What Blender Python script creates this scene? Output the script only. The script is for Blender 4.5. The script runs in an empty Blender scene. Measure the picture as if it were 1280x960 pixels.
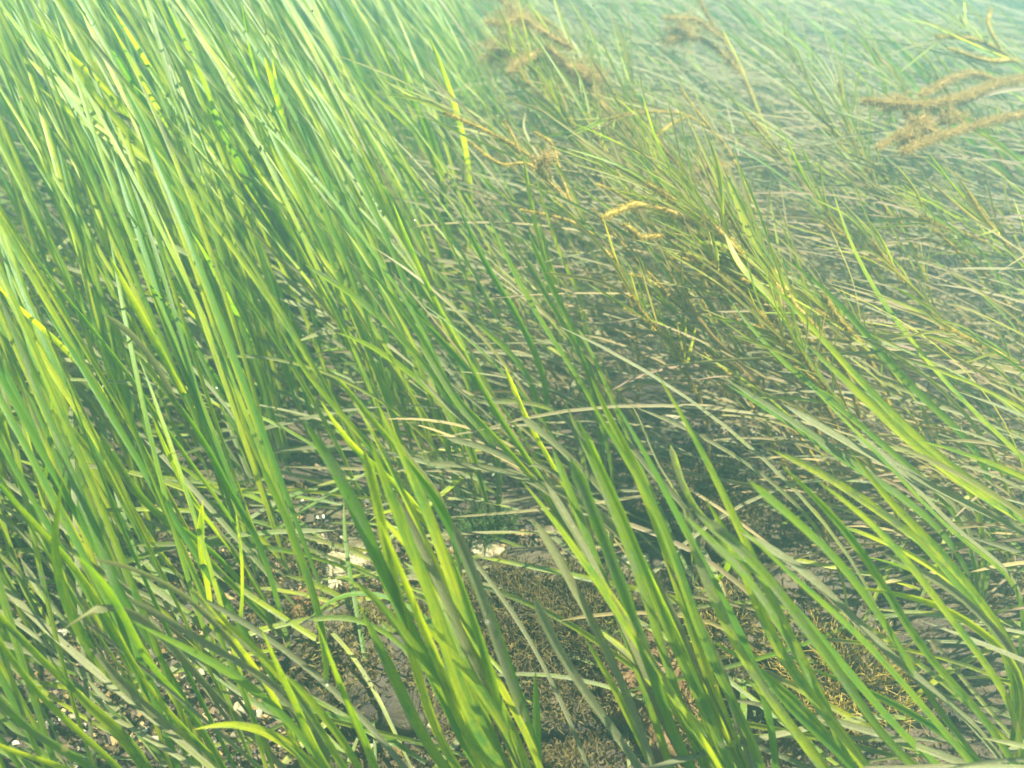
import bpy, math, random
import numpy as np
R = math.radians
sc = bpy.context.scene
COL = sc.collection
rng = np.random.RandomState(7)

# ------------------------------------------------------------ camera, light, exposure
CAM_H, PITCH, FPX = 0.60, 39.5, 1065.0
cam = bpy.data.cameras.new('camera')
cam.sensor_width = 36; cam.lens = 36*FPX/1280
cam.clip_start = 0.01; cam.clip_end = 200
cam.dof.use_dof = True; cam.dof.focus_distance = 0.62; cam.dof.aperture_fstop = 6.5
co = bpy.data.objects.new('camera', cam); COL.objects.link(co)
co.location = (0, 0, CAM_H); co.rotation_euler = (R(90-PITCH), 0, 0)
sc.camera = co
SUN_EL, SUN_AZ = 65.0, 72.0           # azimuth from +y towards +x
w = bpy.data.worlds.new('World'); sc.world = w; w.use_nodes = True
nt = w.node_tree
sky = nt.nodes.new('ShaderNodeTexSky'); sky.sky_type = 'NISHITA'; sky.sun_disc = False
sky.sun_elevation = R(SUN_EL); sky.sun_rotation = R(SUN_AZ)
nt.nodes['Background'].inputs[1].default_value = 0.05
nt.links.new(sky.outputs[0], nt.nodes['Background'].inputs[0])
sd = bpy.data.lights.new('sun', 'SUN'); sd.energy = 5.0; sd.angle = R(0.5); sd.color = (1.0, 0.95, 0.80)
so = bpy.data.objects.new('sun', sd); COL.objects.link(so)
so.rotation_euler = (R(90-SUN_EL), 0, R(180-SUN_AZ))
so.location = (0, 0, 5)
sc.view_settings.view_transform = 'Standard'; sc.view_settings.look = 'None'
sc.view_settings.exposure = 2.45; sc.view_settings.gamma = 1.0
sc.render.engine = 'CYCLES'
sc.cycles.use_denoising = True
sc.cycles.max_bounces = 8; sc.cycles.volume_bounces = 1
sc.cycles.transmission_bounces = 6; sc.cycles.diffuse_bounces = 3
sc.cycles.filter_width = 1.7
HAZE_DENS = 0.21

# ------------------------------------------------------------ helpers
cp, sp = math.cos(R(PITCH)), math.sin(R(PITCH))
FWD = np.array((0, cp, -sp)); UP = np.array((0, sp, cp)); RT = np.array((1., 0, 0))
CAMP = np.array((0, 0, CAM_H))
def P(px, py, z):
    """the point at height z seen at this place in the photograph"""
    d = RT*((px-640)/FPX) + UP*((480-py)/FPX) + FWD
    dz = min(d[2], -0.05)
    return CAMP + d*((z-CAM_H)/dz)
def proj(p):
    v = np.asarray(p) - CAMP
    d = v @ FWD
    dd = np.where(d > 1e-3, d, 1e-3)
    return 640+FPX*(v @ RT)/dd, 480-FPX*(v @ UP)/dd, d
def norm(v):
    return v/np.maximum(np.linalg.norm(v, axis=-1, keepdims=True), 1e-9)
def spline(pts, n):
    pts = np.asarray(pts, float)
    seg = np.linalg.norm(np.diff(pts, axis=0), axis=1)
    t = np.concatenate([[0], np.cumsum(np.sqrt(seg+1e-6))]); t /= t[-1]
    ext = np.vstack([2*pts[0]-pts[1], pts, 2*pts[-1]-pts[-2]])
    te = np.concatenate([[-t[1]], t, [2-t[-2]]])
    out = []
    for s in np.linspace(0, 1, n):
        i = min(max(np.searchsorted(t, s, side='right')-1, 0), len(pts)-2)
        p0, p1, p2, p3 = ext[i:i+4]; t0, t1, t2, t3 = te[i:i+4]
        m1 = (p2-p0)/(t2-t0)*(t2-t1); m2 = (p3-p1)/(t3-t1)*(t2-t1)
        u = (s-t1)/(t2-t1)
        out.append((2*u**3-3*u**2+1)*p1+(u**3-2*u**2+u)*m1+(-2*u**3+3*u**2)*p2+(u**3-u**2)*m2)
    return np.array(out)

class MB:
    def __init__(s): s.v=[]; s.q=[]; s.t=[]; s.uv=[]; s.c=[]; s.n=0
    def add(s, v, quads=None, tris=None, uv=None, c=None):
        m = len(v); s.v.append(v)
        if quads is not None and len(quads): s.q.append(np.asarray(quads)+s.n)
        if tris is not None and len(tris): s.t.append(np.asarray(tris)+s.n)
        s.uv.append(uv if uv is not None else np.zeros((m, 2)))
        s.c.append(c if c is not None else np.tile((.5, .5, .5, 0.), (m, 1)))
        s.n += m
    def build(s, name, mat, parent=None, smooth=True):
        v = np.vstack(s.v)
        q = np.vstack(s.q) if s.q else np.zeros((0, 4), int)
        t = np.vstack(s.t) if s.t else np.zeros((0, 3), int)
        me = bpy.data.meshes.new(name)
        if parent is not None: v = v - np.array(parent.location)
        me.vertices.add(len(v)); me.vertices.foreach_set('co', v.astype(np.float32).ravel())
        li = np.concatenate([q.ravel(), t.ravel()]).astype(np.int32)
        me.loops.add(len(li)); me.loops.foreach_set('vertex_index', li)
        nf = len(q)+len(t); me.polygons.add(nf)
        tot = np.concatenate([np.full(len(q), 4), np.full(len(t), 3)]).astype(np.int32)
        st = np.concatenate([[0], np.cumsum(tot)[:-1]]).astype(np.int32)
        me.polygons.foreach_set('loop_start', st); me.polygons.foreach_set('loop_total', tot)
        me.polygons.foreach_set('use_smooth', np.full(nf, smooth))
        u = me.uv_layers.new(name='UVMap'); uv = np.vstack(s.uv)
        u.data.foreach_set('uv', uv[li].astype(np.float32).ravel())
        a = me.color_attributes.new('bc', 'FLOAT_COLOR', 'POINT')
        a.data.foreach_set('color', np.vstack(s.c).astype(np.float32).ravel())
        me.update(); me.validate(); me.materials.append(mat)
        o = bpy.data.objects.new(name, me); COL.objects.link(o)
        if parent is not None: o.parent = parent
        return o
def empty(name, loc):
    o = bpy.data.objects.new(name, None); COL.objects.link(o)
    o.location = [float(a) for a in loc]; o.empty_display_size = 0.02
    return o
def tag(o, label=None, cat=None, group=None, kind=None):
    if label: o['label'] = label
    if cat: o['category'] = cat
    if group: o['group'] = group
    if kind: o['kind'] = kind
    return o

TOCAM = norm(np.array((0., -0.75, 0.85)))
def ribbon(mb, pts, width, rnd=.5, age=.3, straw=0., tw=None, tip=None, cup=.18, face=None):
    """one leaf blade along pts: three verts a row, gently cupped, round tipped"""
    pts = np.asarray(pts, float); n = len(pts)
    tan = norm(np.gradient(pts, axis=0))
    ref = TOCAM if face is None else face
    wv = norm(np.cross(tan, ref)); nv = np.cross(wv, tan)
    s = np.concatenate([[0], np.cumsum(np.linalg.norm(np.diff(pts, axis=0), axis=1))]); L = s[-1]; s = s/L
    if tip is None: tip = rng.uniform(.18, .45) if age < .35 else rng.choice([.035, .06, .15, .3])
    if tw is None: tw = (rng.normal(0, .4), rng.normal(0, .5))
    a = tw[0]+tw[1]*(s-.3)+.05*np.sin(s*7+rnd*20)
    W = wv*np.cos(a)[:, None]+nv*np.sin(a)[:, None]; N = np.cross(W, tan)
    prof = np.minimum(1, .55+1.6*s)*np.clip(1-np.clip((s-(1-tip))/tip, 0, 1)**2.2, 0.01, 1)**.8
    if age > .3: prof = prof*(1+rng.uniform(-.10, .07, n))
    hw = (width*.5*prof)[:, None]
    v = np.stack([pts-W*hw, pts-N*hw*cup*2, pts+W*hw], 1).reshape(-1, 3)
    i = np.arange(n-1)*3
    q = np.concatenate([np.stack([i, i+1, i+4, i+3], 1), np.stack([i+1, i+2, i+5, i+4], 1)])
    uv = np.stack([np.tile([0, .5, 1.], n), np.repeat(s*L*100, 3)+rnd*300], 1)
    c = np.stack([np.full(n*3, rnd), np.full(n*3, age), np.repeat(s, 3), np.full(n*3, straw)], 1)
    mb.add(v, quads=q, uv=uv, c=c)
def tube(mb, pts, rad, sides=6, lump=0., rnd=.5):
    pts = np.asarray(pts, float); n = len(pts); rad = np.broadcast_to(rad, n)
    tan = norm(np.gradient(pts, axis=0)); a = norm(np.cross(tan, (.3, .5, .81))); b = np.cross(tan, a)
    th = np.linspace(0, 2*math.pi, sides, endpoint=False)
    rr = rad[:, None]*(1+lump*rng.uniform(-1, 1, (n, sides)))
    v = pts[:, None]+rr[..., None]*(a[:, None]*np.cos(th)[None, :, None]+b[:, None]*np.sin(th)[None, :, None])
    q = []
    for i in range(n-1):
        for j in range(sides): q.append((i*sides+j, i*sides+(j+1) % sides, (i+1)*sides+(j+1) % sides, (i+1)*sides+j))
    tr = [(0, j+1, j) for j in range(1, sides-1)]+[((n-1)*sides, (n-1)*sides+j, (n-1)*sides+j+1) for j in range(1, sides-1)]
    s = np.repeat(np.linspace(0, 1, n), sides)
    uv = np.stack([np.tile(np.arange(sides)/sides, n), s*20], 1)
    c = np.stack([np.full(n*sides, rnd), np.full(n*sides, .5), s, np.zeros(n*sides)], 1)
    mb.add(v.reshape(-1, 3), quads=q, tris=tr, uv=uv, c=c)
def fuzz(mb, pts, rad, count, hair, thick=.0005, bias=(0, 0, -.1)):
    """short filaments standing off a line of points"""
    pts = np.asarray(pts, float); n = len(pts); rad = np.broadcast_to(rad, n)
    f = rng.uniform(0, n-1.001, count); i = f.astype(int); fr = (f-i)[:, None]
    base = pts[i]*(1-fr)+pts[i+1]*fr
    d = norm(rng.normal(size=(count, 3))+np.array(bias))
    r0 = (rad[i]*.6)[:, None]; ln = hair*rng.uniform(.4, 1.3, (count, 1))
    s = norm(np.cross(d, rng.normal(size=(count, 3))))*thick
    b0 = base+d*r0; mid = b0+d*ln*.55+rng.normal(size=(count, 3))*hair*.1
    tip = mid+norm(d+rng.normal(size=(count, 3))*.5)*ln*.5
    v = np.stack([b0-s, b0+s, mid+s*.8, mid-s*.8, tip], 1).reshape(-1, 3)
    k = np.arange(count)*5
    rn = np.repeat(rng.uniform(0, 1, count), 5)
    c = np.stack([rn, rn*0+.5, np.tile((0, 0, .5, .5, 1.), count), rn*0], 1)
    mb.add(v, quads=np.stack([k, k+1, k+2, k+3], 1), tris=np.stack([k+3, k+2, k+4], 1), c=c)

# ------------------------------------------------------------ materials
class NT:
    def __init__(s, name):
        s.m = bpy.data.materials.new(name); s.m.use_nodes = True; s.t = s.m.node_tree; s.t.nodes.clear()
        s.out = s('ShaderNodeOutputMaterial')
    def __call__(s, ty, ins=None, **kw):
        n = s.t.nodes.new(ty)
        for k, v in kw.items(): setattr(n, k, v)
        for k, v in (ins or {}).items():
            if isinstance(v, bpy.types.NodeSocket): s.t.links.new(v, n.inputs[k])
            else: n.inputs[k].default_value = v
        return n
    def math(s, op, a, b=0., c=0., clamp=False):
        return s('ShaderNodeMath', {0: a, 1: b, 2: c}, operation=op, use_clamp=clamp).outputs[0]
    def mix(s, f, a, b):
        n = s('ShaderNodeMix', data_type='RGBA')
        for k, v in ((0, f), (6, a), (7, b)):
            if isinstance(v, bpy.types.NodeSocket): s.t.links.new(v, n.inputs[k])
            else: n.inputs[k].default_value = (*v, 1) if k else v
        return n.outputs[2]
    def ramp(s, v, lo, hi):
        return s('ShaderNodeMapRange', {0: v, 1: lo, 2: hi}, interpolation_type='SMOOTHSTEP').outputs[0]

def leaf_material():
    n = NT('seagrass leaf')
    at = n('ShaderNodeAttribute', attribute_name='bc'); sep = n('ShaderNodeSeparateColor', {0: at.outputs[0]})
    rnd, age, s = sep.outputs; straw = at.outputs['Alpha']
    uv = n('ShaderNodeUVMap'); su = n('ShaderNodeSeparateXYZ', {0: uv.outputs[0]}); U, V = su.outputs[0], su.outputs[1]
    def nz(ku, kv, scale, det=4):
        v = n('ShaderNodeCombineXYZ', {0: n.math('MULTIPLY', U, ku), 1: n.math('MULTIPLY', V, kv), 2: rnd})
        return n('ShaderNodeTexNoise', {'Vector': v.outputs[0], 'Scale': scale, 'Detail': det, 'Roughness': .65}).outputs[0]
    patch = nz(.8, .35, 1.0); streak = nz(9, .12, 1.0, 3); grit = nz(4, 3.2, 1.5, 4)
    g = n.mix(rnd, (.11, .20, .008), (.42, .43, .006))
    g = n.mix(n.ramp(patch, .4, .75), g, (.07, .18, .03))
    g = n.mix(n.math('MULTIPLY', n.ramp(streak, .45, .65), .6), g, (.03, .12, .012))
    base = n.ramp(s, .0, .16); g = n.mix(base, (.17, .22, .07), g)
    # grey brown epiphyte crust, thickest towards the tip
    e = n.math('MULTIPLY_ADD', age, 1.3, -.82)
    e = n.math('ADD', e, n.math('MULTIPLY', s, .5)); e = n.math('ADD', e, n.math('MULTIPLY_ADD', patch, 1.5, -.75))
    e = n.math('ADD', e, n.math('MULTIPLY_ADD', grit, 1.0, -.5))
    e = n.ramp(e, .0, .55)
    crust = n.mix(n.ramp(streak, .35, .7), (.145, .15, .07), (.11, .082, .04))
    crust = n.mix(n.ramp(grit, .56, .72), crust, (.26, .25, .15))
    c = n.mix(n.math('MULTIPLY', e, .9), g, crust)
    c = n.mix(straw, c, n.mix(rnd, (.30, .225, .075), (.19, .115, .075)))
    sp_ = nz(5, 1.6, 2.3, 2)
    c = n.mix(n.math('MULTIPLY', n.ramp(sp_, .64, .70), .7), c, (.05, .04, .015))
    vein = n.math('ABSOLUTE', n.math('SUBTRACT', U, .5)); vein = n.ramp(vein, .0, .07)
    c = n.mix(vein, n.mix(.35, c, (.03, .08, .01)), c)
    b = n('ShaderNodeBump', {'Strength': .35, 'Distance': .0006, 'Height': n.math('ADD', streak, grit)})
    p = n('ShaderNodeBsdfPrincipled', {'Base Color': c, 'Roughness': n.math('MULTIPLY_ADD', e, .3, .36), 'Normal': b.outputs[0], 'IOR': 1.42})
    hs = n('ShaderNodeHueSaturation', {'Saturation': 1.15, 'Value': 1.5, 'Color': c})
    t = n('ShaderNodeBsdfTranslucent', {'Color': hs.outputs[0]})
    m = n('ShaderNodeMixShader', {0: n.math('MULTIPLY_ADD', e, -.2, .62), 1: p.outputs[0], 2: t.outputs[0]})
    n.t.links.new(m.outputs[0], n.out.inputs[0]); return n.m
def algae_material(name, a, b, trans=.35):
    n = NT(name)
    at = n('ShaderNodeAttribute', attribute_name='bc'); sep = n('ShaderNodeSeparateColor', {0: at.outputs[0]})
    geo = n('ShaderNodeNewGeometry')
    z = n('ShaderNodeTexNoise', {'Vector': geo.outputs['Position'], 'Scale': 60., 'Detail': 4}).outputs[0]
    c = n.mix(n.math('ADD', n.math('MULTIPLY', sep.outputs[0], .5), n.ramp(z, .3, .9), clamp=True), a, b)
    p = n('ShaderNodeBsdfPrincipled', {'Base Color': c, 'Roughness': .8})
    t = n('ShaderNodeBsdfTranslucent', {'Color': c})
    m = n('ShaderNodeMixShader', {0: trans, 1: p.outputs[0], 2: t.outputs[0]})
    n.t.links.new(m.outputs[0], n.out.inputs[0]); return n.m
def stone_material(name, a, b, c3, sc_=40., cover=.5):
    n = NT(name); geo = n('ShaderNodeNewGeometry')
    pos = geo.outputs['Position']
    z = n('ShaderNodeTexNoise', {'Vector': pos, 'Scale': sc_, 'Detail': 8, 'Roughness': .7}).outputs[0]
    z2 = n('ShaderNodeTexNoise', {'Vector': pos, 'Scale': sc_*5, 'Detail': 4}).outputs[0]
    z3 = n('ShaderNodeTexNoise', {'Vector': pos, 'Scale': sc_*.5, 'Detail': 5}).outputs[0]
    c = n.mix(n.ramp(z, .35, .65), a, b); c = n.mix(n.ramp(z3, cover-.08, cover+.1), c, c3)
    c = n.mix(n.math('MULTIPLY', n.ramp(z2, .55, .75), .6), c, (.04, .03, .015))
    bp = n('ShaderNodeBump', {'Strength': .7, 'Distance': .002, 'Height': n.math('ADD', z, z2)})
    p = n('ShaderNodeBsdfPrincipled', {'Base Color': c, 'Roughness': .85, 'Normal': bp.outputs[0]})
    n.t.links.new(p.outputs[0], n.out.inputs[0]); return n.m
def gravel_material():
    n = NT('shell gravel')
    at = n('ShaderNodeAttribute', attribute_name='bc'); sep = n('ShaderNodeSeparateColor', {0: at.outputs[0]})
    r = n('ShaderNodeValToRGB', {0: sep.outputs[0]}); cr = r.color_ramp
    cr.interpolation = 'CONSTANT'
    for k, (p_, c_) in enumerate([(0, (.022, .016, .009)), (.4, (.05, .035, .016)), (.62, (.10, .065, .03)), (.78, (.20, .13, .04)), (.90, (.20, .17, .10)), (.97, (.34, .31, .22))]):
        e = cr.elements[k] if k < 2 else cr.elements.new(p_)
        e.position = p_; e.color = (*c_, 1)
    geo = n('ShaderNodeNewGeometry')
    z = n('ShaderNodeTexNoise', {'Vector': geo.outputs['Position'], 'Scale': 400., 'Detail': 3}).outputs[0]
    c = n.mix(n.math('MULTIPLY', n.ramp(z, .5, .7), .5), r.outputs[0], (.05, .04, .02))
    p = n('ShaderNodeBsdfPrincipled', {'Base Color': c, 'Roughness': .7})
    n.t.links.new(p.outputs[0], n.out.inputs[0]); return n.m
def seabed_material():
    n = NT('seabed silt'); geo = n('ShaderNodeNewGeometry'); pos = geo.outputs['Position']
    z = n('ShaderNodeTexNoise', {'Vector': pos, 'Scale': 9., 'Detail': 8, 'Roughness': .65}).outputs[0]
    z2 = n('ShaderNodeTexNoise', {'Vector': pos, 'Scale': 90., 'Detail': 6, 'Roughness': .7}).outputs[0]
    c = n.mix(n.ramp(z, .35, .65), (.022, .016, .009), (.06, .043, .02))
    c = n.mix(n.ramp(z2, .52, .68), c, (.10, .075, .03)); c = n.mix(n.ramp(z2, .66, .72), c, (.26, .23, .13))
    bp = n('ShaderNodeBump', {'Strength': 1., 'Distance': .004, 'Height': z2})
    p = n('ShaderNodeBsdfPrincipled', {'Base Color': c, 'Roughness': .95, 'Normal': bp.outputs[0]})
    n.t.links.new(p.outputs[0], n.out.inputs[0]); return n.m
LEAF = leaf_material()
OCHRE = algae_material('ochre algae', (.26, .18, .025), (.48, .36, .06), .45)
BROWN = algae_material('brown algae', (.27, .18, .045), (.42, .30, .09), .45)
MOSS = algae_material('yellow brown turf', (.045, .034, .010), (.16, .12, .025), .35)
LIME = algae_material('green algae', (.06, .13, .02), (.12, .20, .03), .5)
PALE = stone_material('pale stone', (.27, .24, .14), (.15, .115, .05), (.06, .045, .016), 60., .46)
RUST = stone_material('rust brown stone', (.12, .06, .015), (.06, .032, .012), (.17, .10, .02), 25., .6)
DARKST = stone_material('dark mossy stone', (.035, .026, .012), (.06, .045, .018), (.022, .016, .009), 35., .55)
GRAVEL = gravel_material(); SEABED = seabed_material()

# ------------------------------------------------------------ the seabed and the murky water
def ground_z(x, y):
    return .012*np.sin(x*5.1+1)*np.cos(y*4.3)+.008*np.sin(x*13+y*7)+.004*np.sin(x*31-y*23)
gx = np.sinh(np.linspace(-4.2, 4.2, 181))*.45; gy = gx.copy()
X, Y = np.meshgrid(gx, gy+.8); X = X.ravel(); Y = Y.ravel()
fall = np.exp(-((X/6)**2+(Y/6)**2))
mb = MB(); k = np.arange(181*181).reshape(181, 181)
mb.add(np.stack([X, Y, ground_z(X, Y)*fall], 1), quads=np.stack([k[:-1, :-1].ravel(), k[:-1, 1:].ravel(), k[1:, 1:].ravel(), k[1:, :-1].ravel()], 1))
tag(mb.build('seabed', SEABED), kind='structure')
hz = NT('murky water')
pv = hz('ShaderNodeVolumePrincipled', {'Color': (.45, .92, .93, 1), 'Density': HAZE_DENS, 'Anisotropy': .62})
hz.t.links.new(pv.outputs[0], hz.out.inputs[1])
mb = MB(); a = 16.
v = np.array([(x, y, z) for z in (-1.1, .72) for y in (-a+.8, a+.8) for x in (-a, a)])
mb.add(v, quads=[(0, 2, 3, 1), (4, 5, 7, 6), (0, 1, 5, 4), (2, 6, 7, 3), (0, 4, 6, 2), (1, 3, 7, 5)])
tag(mb.build('haze', hz.m, smooth=False), kind='stuff')

# ------------------------------------------------------------ traced seagrass plants
def blade_from_px(root, line, za, zb, n=22):
    """root on the seabed, then the line seen in the photograph climbing from height za to zb"""
    m = len(line); px = np.array(line, float)
    d = np.concatenate([[0], np.cumsum(np.linalg.norm(np.diff(px, axis=0), axis=1))]); d /= d[-1]
    z = za+(zb-za)*d**.85
    pts = [root]+[P(x, y, zz) for (x, y), zz in zip(line, z)]
    c = spline(pts, n)
    for _ in range(7): c[1:-1] = c[1:-1]*.4+(c[:-2]+c[2:])*.3
    return c
def seagrass_plant(label, lines, za=.10, zb=.30, width=.0075, extra=2, ages=None, root=None, group=None):
    """lines: photo polylines listed from base to tip"""
    firsts = [P(*l[0], za) for l in lines]; seconds = [P(*l[1], za) for l in lines]
    if root is None:
        f, s_ = np.mean(firsts, 0), np.mean(seconds, 0)
        g = f+(f-s_)*.35
        root = np.array((g[0]+.01, g[1]-.01, 0))
    else: root = P(*root, 0.)
    root[2] = ground_z(root[0], root[1])-.004
    e = tag(empty('seagrass_plant', root), label, 'seagrass', group)
    curves = []
    for i, l in enumerate(lines):
        r = root+np.array((rng.normal(0, .006), rng.normal(0, .006), 0))
        c = blade_from_px(r, l, za, zb*rng.uniform(.96, 1.03))
        curves.append((c, ages[i] if ages else rng.choice([.1, .15, .25, .4, .6])))
    for i in range(extra):
        c, _ = curves[rng.randint(len(lines))]; d0 = np.linalg.norm(c-CAMP, axis=1).min()
        if len(lines) > 2 and rng.uniform() < .7:
            a_, b_ = rng.choice(len(lines), 2, replace=False); f_ = rng.uniform(.25, .75)
            c = curves[a_][0]*(1-f_)+curves[b_][0]*f_
        c = c.copy(); s = np.linspace(0, 1, len(c))[:, None]
        keep = rng.uniform(.55, .98); n = len(c)
        t = s[:, 0]*keep*(n-1); k0 = np.minimum(t.astype(int), n-2); fr = (t-k0)[:, None]
        c = c[k0]*(1-fr)+c[k0+1]*fr
        c = c+np.array((rng.normal(0, .014), rng.normal(0, .014), rng.normal(-.008, .008)))*s**1.3
        c = c+np.array((rng.uniform(-.05, .01), 0, -rng.uniform(0, .07)))*s**3*rng.uniform(0, 1)
        if np.linalg.norm(c-CAMP, axis=1).min() < max(.93*d0, .36): continue
        curves.append((c, rng.choice([.1, .15, .3, .5, .9])))
    for c, ag in curves:
        c[:, 2] = np.maximum(c[:, 2], -.004)
        m = MB(); d = np.linalg.norm(c-CAMP, axis=1).min()
        ribbon(m, c, width*.74*rng.uniform(.8, 1.08)*min(1, d/.42), rnd=rng.uniform(0, 1), age=ag)
        m.build('blade', LEAF, e)
    return e
SP = seagrass_plant
SP('tall tuft of bright green blades at the bottom centre before the mossy rock', [
  [(592,960),(557,870),(489,743),(441,622),(414,575),(377,522)], [(681,960),(640,880),(585,790),(540,700),(495,591),(460,530),(442,500)],
  [(625,960),(590,880),(545,760),(500,650),(478,600),(462,545)], [(672,940),(640,850),(600,735),(575,680),(545,620),(505,570)],
  [(668,930),(636,850),(599,733),(564,650)], [(560,960),(525,850),(500,760),(482,680),(470,620),(455,560)],
  [(650,960),(610,860),(570,740),(540,650),(505,570),(470,500)], [(640,980),(585,900),(552,800),(520,690),(497,620)], [(600,970),(575,890),(530,790),(492,690),(470,640)]],
  .10, .31, .0086, 9, [.38, .1, .05, .12, .8, .35, .05, .1, .2], root=(700, 1120))
SP('short upright green blade standing alone beside the bottom centre tuft', [[(674,1000),(671,900),(669,838)]], .05, .16, .006, 0, [.2], root=(678, 1075))
SP('tuft of long bright green blades right of the mossy rock', [
  [(960,960),(905,860),(860,760),(832,646),(798,595),(750,526),(722,471)], [(930,960),(890,860),(850,740),(820,640),(790,570),(745,500),(738,470)],
  [(977,960),(953,853),(926,785),(874,699),(840,630),(805,560),(760,490)], [(900,960),(870,850),(829,760),(791,680),(764,610),(735,540)],
  [(880,970),(850,880),(815,770),(780,660),(745,590),(705,500)], [(925,975),(880,890),(835,790),(800,700),(768,620),(720,520)],
  [(860,965),(820,850),(779,740),(750,660),(712,570)]],
  .09, .31, .0082, 8, [.15, .05, .3, .2, .5, .12, .45], root=(985, 1120))
SP('slim grey green blades crossing in front of the yellow algae on the rock', [
  [(819,960),(764,822),(729,757),(700,700),(668,650)], [(839,960),(808,870),(784,795),(750,716),(719,630),(690,560)], [(800,960),(735,870),(690,800),(668,745)]],
  .08, .26, .0068, 1, [.85, .35, .9], root=(860, 1090))
SP('long single green blade curving up to a sharp tip over the dark gap', [
  [(1060,960),(1032,870),(984,795),(925,660),(870,545),(818,462)], [(1075,960),(1010,850),(960,750),(905,690),(850,640)]],
  .08, .32, .0075, 1, [.1, .5], root=(1120, 1100))
SP('fan of green blades leaning left at the lower right corner', [
  [(1220,960),(1150,880),(1085,800),(1010,740),(960,690),(905,640)], [(1240,900),(1160,830),(1100,720),(1040,640),(975,580)],
  [(1180,900),(1120,800),(1060,710),(1000,655),(935,600)], [(1130,960),(1060,850),(1000,780),(950,700),(868,640)]],
  .10, .30, .0072, 3, [.2, .1, .35, .5], root=(1330, 1090))
SP('green plant at the right edge with two yellow lit blades', [
  [(1280,900),(1200,790),(1150,720),(1090,650),(1020,600)], [(1290,850),(1230,760),(1180,690),(1120,640),(1060,560)]],
  .10, .30, .0068, 3, [.1, .3])
SP('dark green plant with broad strap blades rising from the bottom right edge', [
  [(1100,980),(1030,890),(960,800),(930,700),(880,620)], [(1045,985),(985,900),(930,830),(890,740),(855,660)]],
  .09, .27, .0078, 2, [.3, .5], root=(1150, 1120))
SP('long arching green blades reaching from the right edge to the top of the tangle', [
  [(1340,630),(1280,574),(1218,516),(1166,464),(1125,406),(1080,351),(1055,290),(1040,235)], [(1350,690),(1280,646),(1201,595),(1139,543),(1063,464),(1000,390),(940,330)]],
  .10, .31, .0072, 2, [.15, .25])
SP('green blades crossing the straw coloured tangle below the ochre stalks', [
  [(1250,590),(1149,499),(1087,423),(1032,358),(977,320)], [(1180,660),(1080,590),(990,525),(900,470)], [(1210,650),(1130,580),(1040,500),(960,440),(905,365)]],
  .10, .27, .0068, 3, [.2, .6, .35])
SP('green plant over the brown tangle with blade tips near the middle right', [
  [(1290,740),(1200,680),(1130,600),(1060,530),(1010,480)], [(1260,790),(1170,690),(1100,640),(1030,590),(960,560)]],
  .10, .27, .0066, 3, [.2, .5])
SP('two wide green blades with yellow lit tips at the top right corner', [
  [(1290,250),(1230,190),(1180,150),(1140,100),(1090,55)], [(1330,120),(1270,85),(1220,60),(1160,30)]], .14, .30, .0075, 2, [.1, .15])
SP('broad green blade bending over below the top right corner', [[(1120,190),(1112,130),(1100,80),(1070,40)], [(1330,240),(1260,190),(1200,140),(1150,120)]], .12, .28, .0075, 2, [.2, .3])
SP('green blades with curled over tips at the lower left corner', [
  [(172,877),(113,819),(82,757),(65,699),(68,650),(78,600)], [(215,900),(170,840),(137,778),(110,723),(69,682),(17,630),(-30,570)],
  [(234,877),(192,843),(160,780),(128,720),(90,690)]], .11, .30, .0085, 1, [.2, .12, .3], root=(330, 1010))
SP('grey green arching blades crossing over the gravel at the lower left', [
  [(371,939),(344,870),(309,822),(275,774),(237,730)], [(360,900),(310,830),(250,755),(172,709),(117,699)], [(420,960),(344,850),(275,819),(213,774),(158,747)],
  [(300,900),(250,850),(200,790),(140,745),(75,790)]], .07, .25, .0072, 1, [.5, .9, .85, 1.], root=(440, 1060))
SP('single dark green blade standing by the pale stones left of centre', [[(408,830),(402,778),(378,699),(350,630),(325,580)]], .05, .25, .0068, 1, [.35], root=(425, 900))
SP('narrow upright blade above the gravel, left of the pale stones', [[(264,790),(262,740),(250,690),(253,625)], [(300,780),(303,740),(302,690),(295,640)]], .04, .22, .0072, 0, [.2, .4], root=(272, 860))
SP('dark broad blades bowing in from the left edge near the bottom', [
  [(172,925),(103,877),(51,822),(0,774),(-60,700)], [(150,960),(86,905),(31,850),(0,801),(-40,740)], [(120,960),(60,930),(0,880),(-60,800)]], .10, .26, .0085, 2, [.35, .3, .5])
SP('green blades rising from the bottom edge, between the left gravel and the centre tuft', [
  [(470,960),(430,870),(405,800),(392,770)], [(430,960),(380,880),(330,820),(290,790),(235,735)], [(405,960),(370,880),(345,830),(325,780)]], .08, .24, .0075, 2, [.3, .5, .2], root=(500, 1080))
SP('pale blade arching over the yellow stone left of the centre tuft', [[(560,800),(520,760),(470,740),(420,743),(385,775)], [(540,850),(500,800),(440,770),(385,775)]], .05, .11, .0062, 0, [.35, .5], root=(600, 830))
SP('green plant with a spotted blade reaching the left edge at mid height', [
  [(165,650),(137,567),(100,519),(69,468),(34,416),(0,351),(-30,290)], [(148,533),(127,485),(79,433),(27,389),(-20,340)]], .10, .31, .0078, 2, [.12, .3])
SP('plant with long green blades in the left of the meadow, tips over the dark hollow', [
  [(285,640),(240,581),(192,516),(151,450),(103,399),(41,320),(10,270)], [(275,560),(240,516),(206,447),(165,375),(137,320)]], .10, .30, .0072, 2, [.2, .12])
SP('plant with a white lit blade tip in the left of the meadow', [
  [(295,464),(240,389),(196,320),(150,250)], [(250,560),(210,480),(170,420),(126,390)], [(323,447),(292,389),(268,337),(240,290)]], .10, .29, .0066, 2, [.3, .95, .1])
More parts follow.
